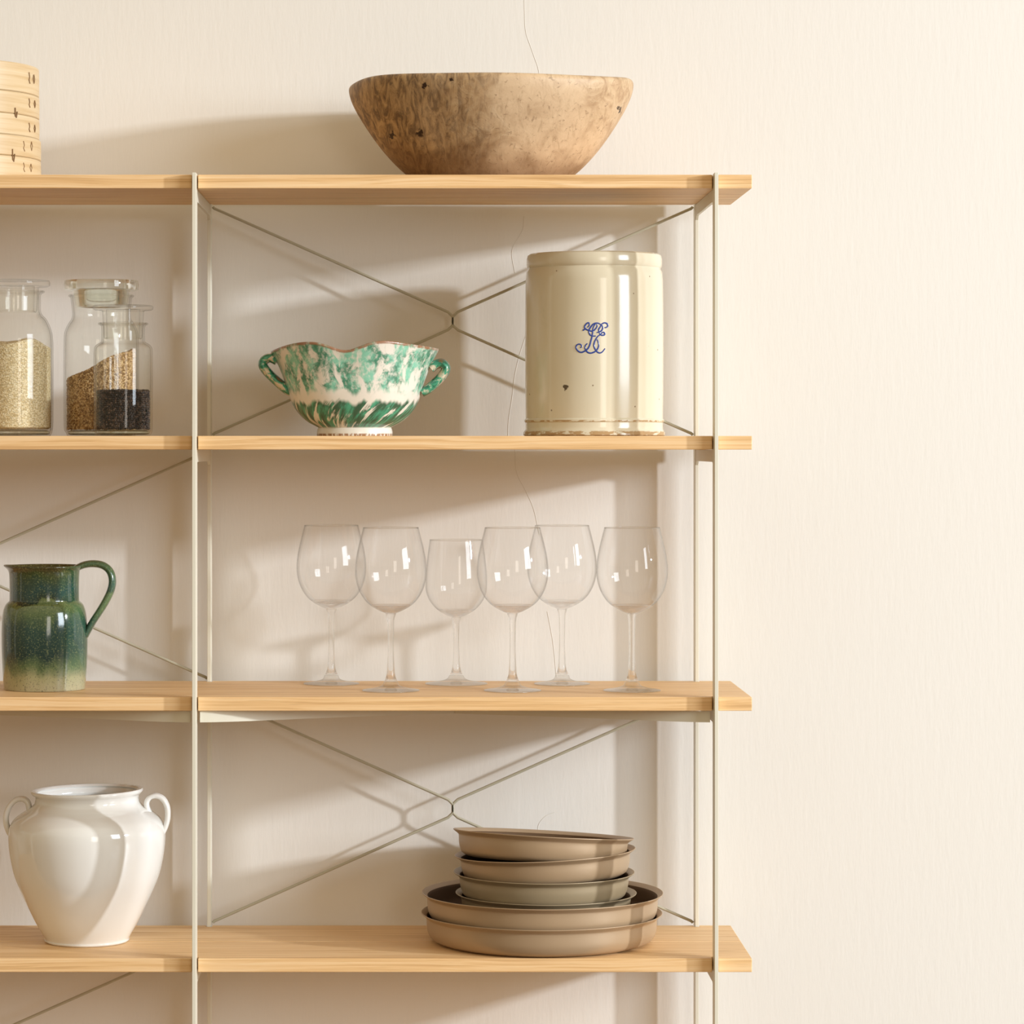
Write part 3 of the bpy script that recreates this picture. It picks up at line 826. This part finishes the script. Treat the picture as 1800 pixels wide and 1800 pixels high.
# ------------------------------------------------------------------ stack of round baking pans
GP = 'stacked round baking pans'
def pan_profile(R, RB, R0, H):
    o = [(0, 0.0), (R0 - .006, 0.0), (R0, .0010), (R0 + (RB - R0) * .55, .0050), (RB - .0022, .0125), (RB - .0006, .020), (RB, H - .0085), (RB + .0012, H - .0055), (R - .0018, H - .0016), (R - .0004, H - .0003), (R - .0006, H + .0006), (R - .0022, H + .0003),
         (RB + .0006, H - .0030), (RB - .0016, H - .0060), (RB - .0024, H - .010), (RB - .0036, .020), (RB - .0060, .0130), (R0 - .002, .0060), (R0 - .008, .0026), (0, .0024)]
    return [o[0], o[1]] + [tuple(v) for v in cr(o[2:-1], 3)] + [o[-1]]
BIG = pan_profile(.1690, .1612, .1460, .0400); SM = pan_profile(.1270, .1185, .1060, .0360)
pz = TOPS[3]
def pan(label, px, y, z, prof, mat, rot=(0, 0, 0)):
    p = lathe('baking_pan', prof, mat, None, 160, 35)
    p.data.materials.append(PANIN)
    hi = max(v.co.z for v in p.data.vertices); rm = max(v.co.x for v in p.data.vertices)
    for f_ in p.data.polygons:
        c_ = f_.center; rr = math.hypot(c_.x, c_.y)
        if f_.normal.z * 1 > -.2 and rr < rm * .955 and c_.z < hi - .0045 and (f_.normal.x * c_.x + f_.normal.y * c_.y < rr * .3): f_.material_index = 1
    p.location = (X(px, y), y, z); p.rotation_euler = rot
    return tag(p, label, 'pan', GP)
pan('wide taupe baking pan at the very bottom of the stack, standing on the shelf', 952, .1475, pz + .0003, BIG, PAN[0])
z2 = Z(1567.5, .155) - .0392
pan('second wide taupe baking pan from the bottom, holding the smaller pans', 953.3, .1465, z2, BIG, PAN[0])
z3 = z2 + .0028
pan('smallest-showing pan, only its rim visible above the upper wide pan', 959.7, .153, z3, SM, PAN[1])
z4 = Z(1532, .153) - .036
pan('greyish olive small pan, third from the top of the stack', 956.2, .153, z4, SM, PAN[1])
z5 = Z(1497.5, .153) - .036
pan('small pan second from the top, tilted with its right side higher', 960, .153, z5 + .0006, SM, PAN[0], (math.radians(-1), -math.radians(2.6), 0))
z6 = Z(1468, .153) - .036
pan('topmost small pan of the stack, tilted down to the right', 953, .151, z6 + .0020, SM, PAN[0], (math.radians(-4.9), math.radians(3.1), 0))

# ------------------------------------------------------------------ camera
cam = bpy.data.cameras.new('camera'); co = bpy.data.objects.new('camera', cam); COL.objects.link(co)
co.location = (0, -CAMD, EYE); co.rotation_euler = (PI / 2, 0, 0)
cam.sensor_width = 36; cam.lens = F / 1800 * 36
cam.shift_x = (900 - VX) / 1800; cam.shift_y = (VY - 900) / 1800
cam.clip_end = 60
sc.camera = co

# ------------------------------------------------------------------ light
def area(name, loc, target, sx_, sy_, power, col, shape='RECTANGLE', spread=180):
    l = bpy.data.lights.new(name, 'AREA'); l.shape = shape; l.size = sx_; l.size_y = sy_; l.energy = power; l.color = col
    l.spread = math.radians(spread)
    o = bpy.data.objects.new(name, l); COL.objects.link(o); o.location = loc
    d = Vector(target) - Vector(loc); o.rotation_euler = d.to_track_quat('-Z', 'Y').to_euler(); return o
area('low_sun_through_window', (8.2, -3.75, 2.85), (.2, .2, 1.1), .26, .46, 680, (.88, .93, 1))
area('window_daylight', (5.4, -4.3, 2.5), (.2, .2, 1.1), 2.4, 2.4, 265, (.80, .90, 1))
area('window_behind_camera', (1.6, -6.4, 1.7), (.2, .2, 1.0), 1.1, 1.8, 30, (1, .93, .84))

wd = bpy.data.worlds.new('room_light'); sc.world = wd; wd.use_nodes = True
t = NT(wd.node_tree); bg = wd.node_tree.nodes['Background']
g_ = t.n('ShaderNodeNewGeometry'); sx = t.n('ShaderNodeSeparateXYZ'); t.l(g_.outputs['Incoming'], sx.inputs[0])
# room: pale ceiling above, warm dim wooden floor below
t.l(t.ramp(t.math('MULTIPLY_ADD', sx.outputs[2], -.5, .5), [(.22, (.13, .075, .028)), (.45, (.33, .235, .125)), (.60, (.53, .435, .29)), (.9, (.74, .63, .465))]), bg.inputs[0])
bg.inputs[1].default_value = 1.09

vs = sc.view_settings
sc.display_settings.display_device = 'sRGB'
vs.view_transform = 'Standard'; vs.look = 'None'; vs.gamma = 1; vs.use_curve_mapping = False; vs.exposure = -0.06
cy = sc.cycles
cy.use_denoising = True
cy.max_bounces = 14; cy.transparent_max_bounces = 32; cy.transmission_bounces = 12; cy.diffuse_bounces = 4
cy.sample_clamp_indirect = 4
